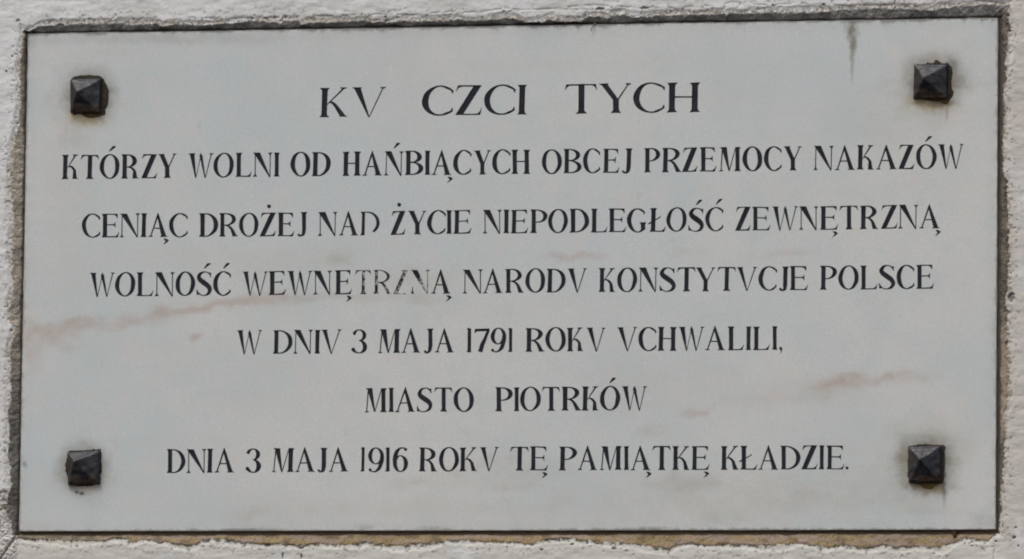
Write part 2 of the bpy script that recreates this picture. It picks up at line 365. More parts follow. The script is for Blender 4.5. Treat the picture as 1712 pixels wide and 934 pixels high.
grit = fbm(Uk/2.2, Vk/2.2, 3, 117); patchn = fbm(Uk/16, Vk/16, 4, 119)
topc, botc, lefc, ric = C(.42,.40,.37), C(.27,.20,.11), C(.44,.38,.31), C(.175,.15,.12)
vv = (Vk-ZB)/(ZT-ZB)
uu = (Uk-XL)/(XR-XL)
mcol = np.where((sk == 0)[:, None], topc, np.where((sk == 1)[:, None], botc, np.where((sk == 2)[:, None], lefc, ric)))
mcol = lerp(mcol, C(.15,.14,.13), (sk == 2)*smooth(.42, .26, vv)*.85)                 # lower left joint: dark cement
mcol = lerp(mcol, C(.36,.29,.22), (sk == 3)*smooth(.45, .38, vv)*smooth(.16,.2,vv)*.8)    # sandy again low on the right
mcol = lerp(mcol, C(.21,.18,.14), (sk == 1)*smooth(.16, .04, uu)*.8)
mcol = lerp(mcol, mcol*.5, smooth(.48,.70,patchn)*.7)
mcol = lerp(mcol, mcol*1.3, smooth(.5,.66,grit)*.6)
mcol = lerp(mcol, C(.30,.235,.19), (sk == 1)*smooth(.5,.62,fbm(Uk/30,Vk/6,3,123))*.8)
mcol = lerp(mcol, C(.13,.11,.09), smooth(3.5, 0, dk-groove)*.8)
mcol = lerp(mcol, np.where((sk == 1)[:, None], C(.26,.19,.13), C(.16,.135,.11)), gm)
# ---
idx = -np.ones(keep.shape, int); idx[keep] = np.arange(n)
q = np.stack([idx[:-1,:-1], idx[:-1,1:], idx[1:,1:], idx[1:,:-1]], -1).reshape(-1, 4)
q = q[(q >= 0).all(1)]
is_pl = (w_plaster[q].mean(1) > .5)
co = np.stack([Uk*S, h*.001, Vk*S], 1)

def grid_part(name, faces, colours, mat, parent, extra=None):
    used, inv = np.unique(faces, return_inverse=True)
    vs = co[used]; fs = inv.reshape(-1, 4); cc = colours[used]
    if extra is not None:
        ev, ef, ec = extra; fs = np.vstack([fs, np.array(ef)+len(vs)]); vs = np.vstack([vs, np.array(ev)]); cc = np.vstack([cc, np.array(ec)])
    me = bpy.data.meshes.new(name)
    me.vertices.add(len(vs)); me.vertices.foreach_set('co', vs.astype(np.float32).ravel())
    me.loops.add(fs.size); me.loops.foreach_set('vertex_index', fs.astype(np.int32).ravel())
    me.polygons.add(len(fs)); me.polygons.foreach_set('loop_start', np.arange(0, fs.size, 4, dtype=np.int32))
    me.polygons.foreach_set('loop_total', np.full(len(fs), 4, np.int32))
    me.polygons.foreach_set('use_smooth', np.ones(len(fs), bool))
    me.update(calc_edges=True); me.validate()
    ca = me.color_attributes.new('Col', 'FLOAT_COLOR', 'POINT')
    ca.data.foreach_set('color', np.hstack([cc, np.ones((len(cc),1))]).astype(np.float32).ravel())
    me.materials.append(mat)
    o = bpy.data.objects.new(name, me); col.objects.link(o)
    if parent: o.parent = parent
    return o
# coarse wall beyond the fine patch, with its thickness
xs = [-1.7, X0*S, X1*S, 1.7]; zs = [-1.2, Z0*S, Z1*S, 1.2]; ev = []; ef = []
for z in zs:
    for x in xs: ev.append((x, -.005, z))
for j in range(3):
    for i in range(3):
        if (i, j) != (1, 1): ef.append((j*4+i, j*4+i+1, j*4+i+5, j*4+i+4))
o_ = len(ev)
ev += [(-1.7,.35,-1.2),(1.7,.35,-1.2),(1.7,.35,1.2),(-1.7,.35,1.2)]
ef += [(o_,o_+1,3,0),(o_+1,o_+2,15,3),(o_+2,o_+3,12,15),(o_+3,o_,0,12),(o_+3,o_+2,o_+1,o_)]
ec = [(.65,.65,.645)]*len(ev)
wall = grid_part('wall', q[is_pl], pc, plaster_mat, None, (ev, ef, ec))
wall['label'] = 'off-white limewashed plaster wall framing the marble tablet'; wall['category'] = 'wall'
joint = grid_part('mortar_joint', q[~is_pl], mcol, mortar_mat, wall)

# ------------------------------------------------------------------ glyphs, in units of the cap height
class G:
    def __init__(self, w, s, k, h=.051): self.w, self.s, self.k, self.h, self.p = w, s, k, h, []
    def poly(self, pts): self.p.append([(float(a), float(b)) for a, b in pts])
    def stem(self, x0, x1, y0=0, y1=1, bl=None, br=None, tl=None, tr=None):
        bl, br, tl, tr = [self.k if v is None else v for v in (bl, br, tl, tr)]
        P = []
        def corner(x, y, sg, up, L):
            if L <= 0: return [(x, y)]
            return [(x, y+up*.13), (x+sg*L*.3, y+up*.06), (x+sg*L, y+up*.032), (x+sg*L, y)]
        P += corner(x0, y0, -1, 1, bl)
        P += corner(x1, y0, 1, 1, br)[::-1]
        P += corner(x1, y1, 1, -1, tr)
        P += corner(x0, y1, -1, -1, tl)[::-1]
        self.poly(P)
    def dg(self, x0, y0, x1, y1, wa, wb=None):
        wb = wa if wb is None else wb
        self.poly([(x0-wa/2,y0),(x0+wa/2,y0),(x1+wb/2,y1),(x1-wb/2,y1)])
    def bar(self, x0, x1, y0, y1): self.poly([(x0,y0),(x1,y0),(x1,y1),(x0,y1)])
    def slab(self, x0, x1, y, up):
        self.poly([(x0,y),(x1,y),(x1,y+up*.028),(x1-(x1-x0)*.22,y+up*.055),(x0+(x1-x0)*.22,y+up*.055),(x0,y+up*.028)])
    def ell(self, cx, cy, rx, ry, a0, a1, s=None, h=None, n=26):
        s = self.s if s is None else s; h = self.h if h is None else h
        A = np.radians(np.linspace(a0, a1, n))
        P = [(cx+rx*math.cos(a), cy+ry*math.sin(a)) for a in A]
        Q = [(cx+(rx-s)*math.cos(a), cy+(ry-h)*math.sin(a)) for a in A[::-1]]
        self.poly(P+Q)
    def crv(self, pts, n=6):
        P = np.array(pts, float); P = np.vstack([2*P[0]-P[1], P, 2*P[-1]-P[-2]]); out = []
        for i in range(1, len(P)-2):
            for t in np.linspace(0, 1, n, endpoint=(i == len(P)-3)):
                a, b, c, e = P[i-1:i+3]
                out.append(.5*((2*b)+(c-a)*t+(2*a-5*b+4*c-e)*t*t+(3*b-3*c+e-a)*t**3))
        out = np.array(out); T = np.gradient(out[:, :2], axis=0); T /= np.linalg.norm(T, axis=1)[:, None]
        Nn = np.stack([-T[:,1], T[:,0]], 1)*np.maximum(out[:, 2:3], .02)/2
        Lf = out[:, :2]+Nn; Rt = out[:, :2]-Nn
        for i in range(len(out)-1): self.poly([Rt[i], Rt[i+1], Lf[i+1], Lf[i]])
    def disc(self, cx, cy, rx, ry=None, n=16):
        ry = rx if ry is None else ry
        self.poly([(cx+rx*math.cos(a), cy+ry*math.sin(a)) for a in np.linspace(0, 2*math.pi, n, endpoint=False)])

def g_C(g, w=None, gap=42, bottom=True):
    w = w or g.w; c = math.cos(math.radians(gap)); rx = w/(1+c*.985); ry = .515; cy = .5; s = g.s*1.05
    g.ell(rx, cy, rx, ry, 62, 298, s, g.h, 40)
    for sg in ((1, -1) if bottom else (1,)):
        A = np.radians(np.linspace(62, gap, 8))
        P = [(rx+rx*math.cos(a), cy+sg*ry*math.sin(a)) for a in A]
        i0 = (rx+(rx-s)*math.cos(A[0]), cy+sg*(ry-g.h)*math.sin(A[0]))
        yt = cy+sg*ry*math.sin(A[-1])
        P += [(w*1.0-.015, yt-sg*.10), (w-.035, yt-sg*.115), (w-.085, yt-sg*.005), i0]
        g.poly(P if sg < 0 else P)
def g_O(g): 
    rx = g.w/2
    g.ell(rx, .5, rx, .515, 0, 180, g.s*1.02, g.h, 30); g.ell(rx, .5, rx, .515, 180, 360, g.s*1.02, g.h, 30)
def foot(g, x, end):          # hairline foot that flares up to a point
    g.poly([(x,0),(end-.06,0),(end,.235),(end-.022,.235),(end-.075,.13),(end-.16,.06),(end-.26,g.h),(x,g.h)])
def g_L(g, off=0):
    k = g.k; x0 = k+off; g.stem(x0, x0+g.s, br=0); foot(g, x0+g.s*.5, g.w)
def g_E(g):
    k = g.k; s = g.s; w = g.w; x = k+s*.5; g.stem(k, k+s, br=0, tr=0); foot(g, x, w)
    te = w-.075
    g.poly([(x,1),(te,1),(te+.012,.80),(te-.012,.80),(te-.06,.89),(te-.13,.94),(te-.2,1-g.h),(x,1-g.h)])
    m = w-.17; g.poly([(x,.505),(m-.10,.505),(m-.03,.48),(m-.01,.41),(m+.015,.41),(m+.015,.65),(m-.01,.65),(m-.03,.58),(m-.10,.505+g.h),(x,.505+g.h)])
def g_T(g, w=None, s=None):
    w = g.w; s = g.s; c = w/2+.01; g.stem(c-s/2, c+s/2, tl=0, tr=0, bl=g.k*1.3, br=g.k*1.3)
    g.poly([(0,.80),(.02,.80),(.07,.89),(.15,.945),(.22,1-g.h),(w-.22,1-g.h),(w-.15,.945),(w-.07,.89),(w-.02,.80),(w,.80),(w-.045,1),(.045,1)])
def g_I(g):
    c = g.w/2; s = min(g.s, g.w*.75); e = (g.w-s)/2; g.stem(c-s/2, c+s/2, bl=e, br=e, tl=e, tr=e)
def g_H(g):
    w, s, k = g.w, g.s, g.k; g.stem(k, k+s); g.stem(w-k-s, w-k); g.bar(k+s*.5, w-k-s*.5, .49, .49+g.h)
def g_D(g, cut=False):
    w, s, k, h = g.w, g.s, g.k, g.h; cx = k+s+.03; rx = w-cx
    g.stem(k, k+s if not cut else k+s*.9, br=0, tr=0)
    g.bar(k+s*.5, cx+.01, 1-h, 1)
    if not cut:
        g.bar(k+s*.5, cx+.01, 0, h); g.ell(cx, .5, rx, .5, -90, 90, s*1.05, h, 34)
    else: g.ell(cx, .5, rx, .5, -52, 90, s*.95, h, 30)
def g_P(g, w=None, y0=.44, s=None):
    w = w or g.w; s = g.s; k, h = g.k, g.h; g.stem(k, k+s, tr=0); cx = k+s+.04; rx = w-cx; cy = (1+y0)/2; ry = (1-y0)/2
    g.bar(k+s*.5, cx+.005, 1-h, 1); g.bar(k+s*.5, cx+.005, y0, y0+h); g.ell(cx, cy, rx, ry, -90, 90, s*1.02, h, 26)
def leg(g, x, y, w):
    s = g.s
    g.poly([(x,y-.05),(x+.10,y-.085),(x+.19,y-.20),(w-.055-s,.02),(w-.075-s,0),(w,0),(w,.028),(w-.055,.05),(x+.27+(w-x)*.10,y-.19),(x+.22,y-.07),(x+.12,y-.005),(x,y)])
def g_R(g, thin=False):
    w = g.w; g_P(g, w-.075, .46); leg(g, min(g.k+g.s+.05, w*.45), .50, w)
def g_B(g):
    w, s, k, h = g.w, g.s, g.k, g.h; g.stem(k, k+s, tr=0, br=0); cx = k+s+.05
    for y0, y1, ww in ((0, .54, w), (.50, 1, w-.055)):
        g.bar(k+s*.5, cx+.005, y0, y0+h); g.bar(k+s*.5, cx+.005, y1-h, y1); g.ell(cx, (y0+y1)/2, ww-cx, (y1-y0)/2, -90, 90, s*1.05, h, 22)
def g_K(g):
    w, s, k, h = g.w, g.s, g.k, g.h; g.stem(k, k+s); x = k+s
    tx = w-.13
    g.poly([(x-.02,.40),(x-.02,.45),(tx-.05,.96),(tx+.035,.96)]); g.slab(tx-.12, tx+.10, 1, -1)
    leg(g, x+.045, .545, w)
def g_N(g, worn=False):
    w, s, k, h = g.w, g.s, g.k, g.h; hh = .042; a = k+.035; b = w-k-.035
    if not worn: g.stem(a-hh/2, a+hh/2, y1=.96, tl=0, tr=0, bl=k+.02, br=k+.02)
    else: g.poly([(a-.07,0),(a+.08,0),(a+.03,.10),(a+.01,.3),(a-.01,.3),(a-.03,.10)])
    g.stem(b-hh/2, b+hh/2, y0=.0, bl=0, br=0, tl=k+.02, tr=k+.02)
    g.poly([(b+hh/2,-.02),(b-.03,-.02),(a-.035,.935),(a-.075,.97),(a-.075,1),(a+s*1.12,1)])
def g_M(g):
    w, s, k = g.w, g.s, g.k; hh = .045; a = k+.03; b = w-k-s; v = .5*w-.03
    g.poly([(a-.02,.05),(a+.03,.05),(a+.085,.92),(a+.035,.92)]); g.slab(a-k-.03, a+k+.045, 0, 1)
    g.poly([(v-.03,0),(v+.02,0),(a+s*1.1+.045,1),(a-.03,1),(a-.03,.97),(a+.03,.93)])
    g.poly([(v-.02,.02),(v+.02,.0),(b+.03,.97),(b-.0,1)])
    g.stem(b, b+s, tl=0, tr=k)
def g_A(g):
    w, s, k = g.w, g.s, g.k; ax = w*.5-.01; l = k+.045; r = w-k-s*.55
    g.poly([(l-.025,.02),(l+.03,.02),(ax+.02,.90),(ax-.03,.98)]); g.slab(0, l+k+.05, 0, 1)
    g.poly([(r-s*.56,.02),(r+s*.56,.02),(ax+.012,1.03),(ax-.012,1.03),(ax-.05,.90)]); g.slab(w-s*1.1-k*2-.02, w, 0, 1)
    g.bar(l+(ax-l)*.36, r-(r-ax)*.3, .345, .345+g.h)
def vee(g, x0, x1, sl=True, sr=True):
    s = g.s; v = x0+(x1-x0)*.52; a = x0+g.k+s*.5; b = x1-g.k-.03
    g.poly([(v-.028,-.02),(v+.02,-.02),(a+s*.56,.98),(a-s*.56,.98)])
    g.poly([(v-.012,.0),(v+.022,-.0),(b+.028,.98),(b-.024,.98)])
    if sl: g.slab(x0, a+s*.56+g.k*.7, 1, -1)
    if sr: g.slab(b-g.k-.035, x1, 1, -1)
def g_V(g): vee(g, 0, g.w)
def g_W(g):
    w, s, k = g.w, g.s, g.k
    a = k+s*.5; v1 = w*.315; m = w*.50; v2 = w*.70; b = w-k-.03
    g.poly([(v1-.028,-.02),(v1+.018,-.02),(a+s*.54,.98),(a-s*.54,.98)])
    g.poly([(v1-.01,0),(v1+.02,0),(m+.012,.90),(m-.02,.90)])
    g.poly([(v2-.028,-.02),(v2+.018,-.02),(m+.025,.98),(m+.0,1.02),(m-.055,.86)])
    g.poly([(v2-.03,-.02),(v2+.02,-.02),(m+s*.34,.93),(m-s*.42,.83),(m-s*.1,1.0)])
    g.poly([(v2-.01,0),(v2+.022,0),(b+.026,.98),(b-.022,.98)])
    g.slab(0, a+s*.54+k*.7, 1, -1); g.slab(b-k-.035, w, 1, -1)
def g_Y(g):
    w, s, k = g.w, g.s, g.k; c = w*.52; a = k+s*.5; b = w-k-.03
    g.stem(c-s/2, c+s/2, 0, .46, tl=0, tr=0)
    g.poly([(c-s/2,.44),(c+s/2,.44),(a+s*.56,.98),(a-s*.56,.98)])
    g.poly([(c+s*.1,.42),(c+s/2,.45),(b+.028,.98),(b-.024,.98)])
    g.slab(0, a+s*.56+k*.7, 1, -1); g.slab(b-k-.04, w, 1, -1)
def g_Z(g, worn=False):
    w, s, h = g.w, g.s, g.h
    g.poly([(0,0),(s*1.2,0),(w-.02,1),(w-.03-s*1.2,1)])
    if not worn:
        g.poly([(.03,.80),(.055,.80),(.10,.89),(.19,.94),(.27,1-h),(w-.06,1-h),(w-.02,1),(.085,1)])
        foot(g, .04, w)
    else:
        g.slab(w-.28, w-.0, 1, -1); g.bar(.0, .30, 0, .025); g.bar(.38, .52, 0, .03)
def g_S(g):
    w = g.w; f = g.s/.155
    g.crv([(w*.86,.86,.035),(w*.74,.95,.05),(w*.52,.985,.05),(w*.30,.93,.09*f),(w*.17,.79,.14*f),(w*.25,.66,.17*f),(w*.50,.53,.185*f),(w*.75,.40,.17*f),(w*.86,.25,.145*f),(w*.76,.09,.10*f),(w*.52,.015,.05),(w*.28,.03,.045),(w*.12,.13,.035)])
    g.poly([(w*.80,.95),(w*.91,.97),(w*.92,.76),(w*.88,.76),(w*.82,.86),(w*.70,.93)])
    g.poly([(w*.02,.26),(w*.06,.26),(w*.13,.15),(w*.28,.05),(w*.16,.03),(w*.03,.03)])
def g_G(g):
    w, s = g.w, g.s; g_C(g, w-.06, 42, False); g.stem(w-g.k-s, w-g.k, .10, .42, bl=0, br=0)
    c = math.cos(math.radians(42)); rx = (w-.06)/(1+c*.985)
    g.ell(rx, .5, rx, .515, 296, 318, s*.9, g.h, 8); g.poly([(w-g.k-s-.03,.03),(w-g.k-s+.02,.02),(w-g.k,.12),(w-g.k-s,.18)])
def g_J(g):
    w, s, k = g.w, g.s, g.k; x = w-k-s
    g.stem(x, x+s, .30, 1, bl=0, br=0)
    g.crv([(x+s/2,.33,s),(x+s/2-.01,.18,s*.95),(x+s*.30,.06,s*.75),(x-.06,.0,.07),(x-.13,.01,.05)])
    g.disc(x-.145+.02, .055, .055, .05)
def g_1(g):
    w = g.w; s = min(g.s*.95, w*.7); g.stem(w-s-.02, w-.02, tl=0, tr=0, br=0, bl=w-s-.02); g.poly([(w-s-.02,1.02),(w-.02,1.0),(w-.02,.95),(w-s-.06,.95)])
def g_7(g):
    w, s = g.w, g.s
    g.poly([(.0,.80),(.035,.80),(.09,.87),(w,.88),(w,1),(.06,.985),(.035,1.0)])
    g.crv([(w*.93,.92,.12),(w*.74,.62,.13),(w*.52,.3,s),(w*.40,.0,s)])
def g_3(g):
    w, s = g.w, g.s
    g.ell(w*.45, .75, w*.47, .255, -75, 150, s*.95, .05, 22); g.disc(w*.14, .83, .07)
    g.ell(w*.45, .27, w*.55, .29, -150, 88, s*1.1, .05, 28); g.disc(w*.09, .16, .075)
def g_9(g, flip=False):
    w, s = g.w, g.s; i = len(g.p)
    g.ell(w*.5, .66, w*.5, .355, 0, 180, s*.95, .05, 22); g.ell(w*.5, .66, w*.5, .355, 180, 360, s*.95, .05, 22)
    g.crv([(w-s*.5,.66,s),(w-s*.55,.42,s*.95),(w*.72,.16,s*.85),(w*.48,.01,.07),(w*.2,.02,.05)])
    g.disc(w*.16, .075, .065)
    if flip: g.p[i:] = [[(w-a, 1-b) for a, b in P] for P in g.p[i:]]
def g_dot(g): g.disc(g.w/2, .06, g.w/2, .065)
def g_comma(g): g.disc(g.w*.5, .07, g.w*.42, .07); g.poly([(g.w*.95,.08),(g.w*.9,-.02),(g.w*.55,-.15),(g.w*.4,-.15),(g.w*.5,.0)])
def acute(g, cx): g.poly([(cx-.12,1.13),(cx-.07,1.12),(cx+.17,1.31),(cx+.15,1.355),(cx+.03,1.345)])
def ogonek(g, cx): g.poly([(cx-.12,-.06),(cx+.01,-.07),(cx+.13,-.155),(cx+.0,-.26),(cx-.14,-.335),(cx-.02,-.18)])

BASE = {'C':g_C,'O':g_O,'L':g_L,'E':g_E,'T':g_T,'I':g_I,'H':g_H,'D':g_D,'P':g_P,'R':g_R,'B':g_B,'K':g_K,'N':g_N,'M':g_M,'A':g_A,'V':g_V,'W':g_W,'Y':g_Y,'Z':g_Z,'S':g_S,'G':g_G,'J':g_J,'1':g_1,'7':g_7,'3':g_3,'9':g_9,'.':g_dot,',':g_comma}
def glyph(ch, w, s, k):
    g = G(w, s, k)
    if ch == '6': g_9(g, True)
    elif ch == '\u00d3': g_O(g); acute(g, w*.58)
    elif ch == '\u0143': g_N(g); acute(g, w*.62)
    elif ch == '\u015a': g_S(g); acute(g, w*.62)
    elif ch == '\u0106': g_C(g); acute(g, w*.70)
    elif ch == '\u017b': g_Z(g); g.disc(w*.56, 1.26, .085)
    elif ch == '\u0104': g_A(g); ogonek(g, w*.93)
    elif ch == '\u0118': g_E(g); ogonek(g, w*.84)
    elif ch == '\u0141': g_L(g, .08); g.poly([(0,.33),(.03,.38),(w*.62,.62),(w*.66,.69),(w*.70,.60),(w*.6,.56),(.06,.32)])
    elif ch == 'd': g.s = s*.9; g_D(g, True)
    elif ch == 'n': g_N(g, True)
    elif ch == 'z': g.s = s*.72; g_Z(g, True)
    elif ch == 't': g.s = s*.72; g.h = .03; g_T(g)
    elif ch == 'r': g.s = s*.72; g.h = .035; g_R(g)
    else: BASE[ch](g)
    return g.p

# characters with the left and right edge of each, line by line; lower case marks the worn ones
LINES = [
 (49.6, [(557,195.6),(1142,187.4)], .200, .062, [
  ('K',534.5,580.5),('V',588,644),('C',705,757.5),('Z',760.5,805.5),('C',809,861),('I',864.8,880),('T',944,998),('Y',1001.5,1055),('C',1058,1111),('H',1115,1169.5)]),
 (40.7, [(117,299.4),(462,295),(870,290.8),(1324,284.9),(1515,282.5)], .177, .047, [
  ('K',103.3,131),('T',134.2,165),('\u00d3',166.6,200),('R',202.7,231.6),('Z',235.8,262.6),('Y',263.8,294.2),('W',314.6,355.9),('O',356.8,390.9),('L',393.5,420.8),('N',423.4,454.7),('I',458.2,466.9),
  ('O',485.6,519.2),('D',521.3,553),('H',572.3,602.6),('A',606.2,639),('\u0143',642.4,673.7),('B',677,707.6),('I',709.7,718.9),('\u0104',721.8,754.8),('C',757.4,788),('Y',791.8,820),('C',822.2,853.2),('H',854.8,886),
  ('O',905.4,939),('B',941.8,972.5),('C',974.1,1003.2),('E',1007.8,1035.7),('J',1037.7,1056.8),('P',1076.5,1103.8),('R',1106.7,1139.4),('Z',1140.1,1166.1),('E',1170.3,1197.6),('M',1202.2,1238.2),('O',1241.2,1274.5),('C',1276.8,1306.6),('Y',1309.8,1339.8),
  ('N',1360.5,1392.8),('A',1395.5,1429),('K',1432.7,1461.1),('A',1464.6,1499.1),('Z',1501.8,1528.6),('\u00d3',1531.1,1565.7),('W',1568.5,1610.9)]),
 (39.7, [(185,396.6),(477,394.7),(773,390.7),(1098,387.3),(1420,383.3),(1486,382.2)], .177, .047, [
  ('C',136.6,167.4),('E',169.8,199.2),('N',200.7,233.2),('I',235.5,245.2),('\u0104',248.4,280.2),('C',282.6,313.7),('D',332.9,364.5),('R',366.4,397.5),('O',399.5,432.2),('\u017b',434,461.4),('E',463.8,491.9),('J',494,513.4),
  ('N',532,563.5),('A',566.4,598.4),('d',602.7,634.5),('\u017b',652.8,678),('Y',681.8,712.1),('C',714.1,744.8),('I',746.2,755.1),('E',758.4,788.2),
  ('N',807.3,838.5),('I',842,851.1),('E',854,883.2),('P',886.8,915.2),('O',916.2,949.5),('D',952.5,984.8),('L',987.7,1015.6),('E',1017.3,1046.7),('G',1048.1,1080.6),('\u0141',1083.3,1113.2),('O',1114.1,1148.2),('\u015a',1150.1,1177.5),('\u0106',1179.2,1209.2),
  ('Z',1228.7,1255.1),('E',1257.6,1287.6),('W',1291.1,1333.7),('N',1335.8,1367.4),('\u0118',1370.8,1401.1),('T',1403.4,1434.6),('R',1437.6,1468.2),('Z',1472.4,1500.6),('N',1502.1,1534.1),('\u0104',1536.7,1570.5)]),
 (40.1, [(242,495),(575,492),(1147,486.9),(1546,482.7)], .177, .047, [
  ('W',149.8,190.9),('O',192.2,226.2),('L',228.6,256.2),('N',258.6,291.1),('O',293,325.9),('\u015a',327.7,354.5),('\u0106',356.1,385.8),('W',404.8,446.7),('E',449.4,477.8),('W',480.8,521.9),('N',523.8,554.2),('\u0118',559.8,588.2),('t',593.2,620.2),('r',624.8,654.2),('z',658.3,682),('n',686.6,717.9),('\u0104',720.8,753.2),
  ('N',773.8,806.1),('A',807.6,840.4),('R',844.4,875.5),('O',878.3,911.6),('D',913.8,945.9),('V',948.7,981),('K',1000.8,1028.2),('O',1031.6,1065.2),('N',1067.7,1099.5),('S',1101.8,1129.9),('T',1131.5,1162.6),('Y',1162.8,1195.2),('T',1198.8,1230.2),('V',1231.4,1265),('C',1267.8,1298.8),('J',1300.1,1318.2),('E',1320.5,1350.8),
  ('P',1370.8,1399.2),('O',1401.5,1435.7),('L',1438.3,1467.2),('S',1468.8,1496.8),('C',1498.4,1528.7),('E',1531.8,1561.2)]),
 (39.8, [(472,591.2),(740,589.2),(895,587.6),(1270,585)], .177, .047, [
  ('W',395.5,437.4),('D',456.5,489),('N',490.8,521.9),('I',525.8,534.7),('V',536.6,570),('3',588.2,614.2),('M',632.2,668.7),('A',671.2,702.7),('J',706.1,724.5),('A',726.8,758.8),('1',779.6,788),('7',792.8,818.2),('9',819.8,845.8),('1',849.4,857.2),
  ('R',878.5,910.2),('O',911.8,946.2),('K',947.6,974.9),('V',980.6,1011.7),('V',1031.8,1064.7),('C',1066.8,1097.2),('H',1099.4,1130.6),('W',1134.3,1176.7),('A',1178.8,1211.6),('L',1216.6,1243.7),('I',1246.8,1255.5),('L',1259.2,1287),('I',1290.8,1299.2),(',',1302,1308)]),
 (40.3, [(628,689),(986,686.2)], .177, .047, [
  ('M',609.8,646.2),('I',650,658.3),('A',660.8,693.9),('S',696.4,723.2),('T',725.8,756.4),('O',758.1,792.2),('P',828.1,857.4),('I',859.4,868),('O',869,903.9),('T',905.6,936.2),('R',938.8,971.5),('K',972.6,1000.7),('\u00d3',1002.8,1037),('W',1039.6,1081.2)]),
 (40.0, [(294,790.6),(510,788.6),(715,788),(950,786),(1400,784.5)], .177, .047, [
  ('D',278.7,309.9),('N',311.8,344.2),('I',346.2,355.5),('A',358.5,391.2),('3',411.1,436.6),('M',454.8,491.2),('A',493.2,525.7),('J',528.8,546.8),('A',549.2,581.2),('1',603,610),('9',615,641.4),('1',643.8,652.2),('6',656.3,682),
  ('R',700.6,730.8),('O',733.4,767),('K',768.2,797.2),('V',801.8,832.9),('T',852.4,883.5),('\u0118',886.3,915.9),
  ('P',934.8,964.2),('A',965.8,998.2),('M',1002.6,1038.8),('I',1042.8,1051.2),('\u0104',1053.8,1087),('T',1090.2,1121.2),('K',1123.8,1152.6),('\u0118',1155.8,1185.9),('K',1204.8,1234.5),('\u0141',1234.8,1266.2),('A',1268.3,1301.5),('D',1304.7,1338.2),('Z',1339.8,1367),('I',1369.6,1378.1),('E',1382.1,1411.7),('.',1413.4,1418.6)]),
]
letters = []      # (name, worn, polygons in rectified pixels)
for cap, bl, s, k, row in LINES:
    bx = [p[0] for p in bl]; by = [p[1] for p in bl]
    slope = (by[-1]-by[0])/(bx[-1]-bx[0])
    for ch, x0, x1 in row:
        xc = (x0+x1)/2
        b = by[0]+slope*(xc-bx[0]) if (xc < bx[0] or xc > bx[-1]) else float(np.interp(xc, bx, by))
        b += random.uniform(-.25, .25)
        sl = .0168 + (.007-.0168)*(xc/1712)
        kk = cap*random.uniform(.992, 1.008)
        P = []
        ph = [random.uniform(0, 6.28) for _ in range(4)]
        for poly in glyph(ch, (x1-x0)/kk, s*random.uniform(.95, 1.06), k):
            out = []
            for gx_, gy_ in poly:      # the cutter's hand: strokes swell and shift by a fraction of a millimetre
                ox = .012*math.sin(gy_*5.1+ph[0]) + .006*math.sin(gy_*13+gx_*7+ph[1])
                oy = .007*math.sin(gx_*6.3+ph[2])
                X = x0 + (gx_+ox*.7)*kk + gy_*kk*sl
                Y = b + (gx_*kk-(x1-x0)/2)*slope - (gy_+oy)*kk
                out.append(rp(X, Y))
            P.append(out)
        nm = {'.':'full_stop', ',':'comma'}.get(ch, 'numeral' if ch.isdigit() else 'letter')
        letters.append((nm, ch in 'trzn', P))

def stain_layer(u, v):
    """premultiplied colour and cover of all stains at rectified points"""
    w1 = (fbm(u/26, v/26, 4, 301)-.5)*52; w2 = (fbm(u/26, v/26, 4, 311)-.5)*34
    f1 = (fbm(u/7, v/7, 4, 321)-.5)*11; f2 = (fbm(u/7, v/7, 4, 331)-.5)*11
    patch = fbm(u/24, v/13, 5, 341)*.75 + fbm((u+v*2)/13, (v-u*.15)/3.2, 3, 351)*.25
    acc = np.zeros((len(u), 4))
    for st in stain_list():
        cx, cy, rx, ry, ang, strength, colour, *rest = st
        fine, patchy, hard = (list(rest)+[False, .5, 0.0][len(rest):])
        x, z = rp(cx, cy); k = min(1.0, ry/16) if not fine else min(1.0, min(rx, ry)/9)
        du = u-x+(f1 if fine else w1)*k; dv = v-z+(f2 if fine else w2)*k
        c, s_ = math.cos(math.radians(ang)), math.sin(math.radians(ang))
        r = np.hypot((du*c+dv*s_)/rx, (-du*s_+dv*c)/ry)
        if colour[0] == .40 and not fine: strength = min(strength*1.2, .6)     # pink veins
        f = strength*smooth(1.35, hard, r)*((1-patchy)+patchy*smooth(.5-patchy*.3, .62, patch))
        acc = acc*(1-f)[:, None] + np.concatenate([np.outer(f, colour), f[:, None]], 1)
    return acc

# ------------------------------------------------------------------ one planar arrangement of the slab's face and all cut letters
def edge_pts():
    P = []; N = 140
    def side_pts(a, b, n):
        for i in range(n): t = i/n; P.append((a[0]+(b[0]-a[0])*t, a[1]+(b[1]-a[1])*t))
    side_pts((XL,ZB),(XR,ZB),N); side_pts((XR,ZB),(XR,ZT),N//2); side_pts((XR,ZT),(XL,ZT),N); side_pts((XL,ZT),(XL,ZB),N//2)
    P = np.array(P)
    P += np.stack([fbm(P[:,0]/14+3, P[:,1]/14, 3, 201)-.5, fbm(P[:,0]/14, P[:,1]/14+5, 3, 207)-.5], 1)*2.6
    # worn nicks in the right edge
    for nx_, nz_, r, a in ((1670,322,9,4.5),(1665,410,5,2.2),(1662,545,22,2.2),(1664,752,14,3.0),(1480,34,9,2.6),(445,884,22,1.8),(1080,881,16,1.6)):
        x, z = rp(nx_, nz_); q_ = np.hypot(P[:,0]-x, P[:,1]-z); f = a*np.exp(-(q_/r)**2)
        if nx_ > 1600: P[:,0] -= f
        elif nz_ < 100: P[:,1] -= f
        else: P[:,1] += f
    return P
rim = edge_pts()
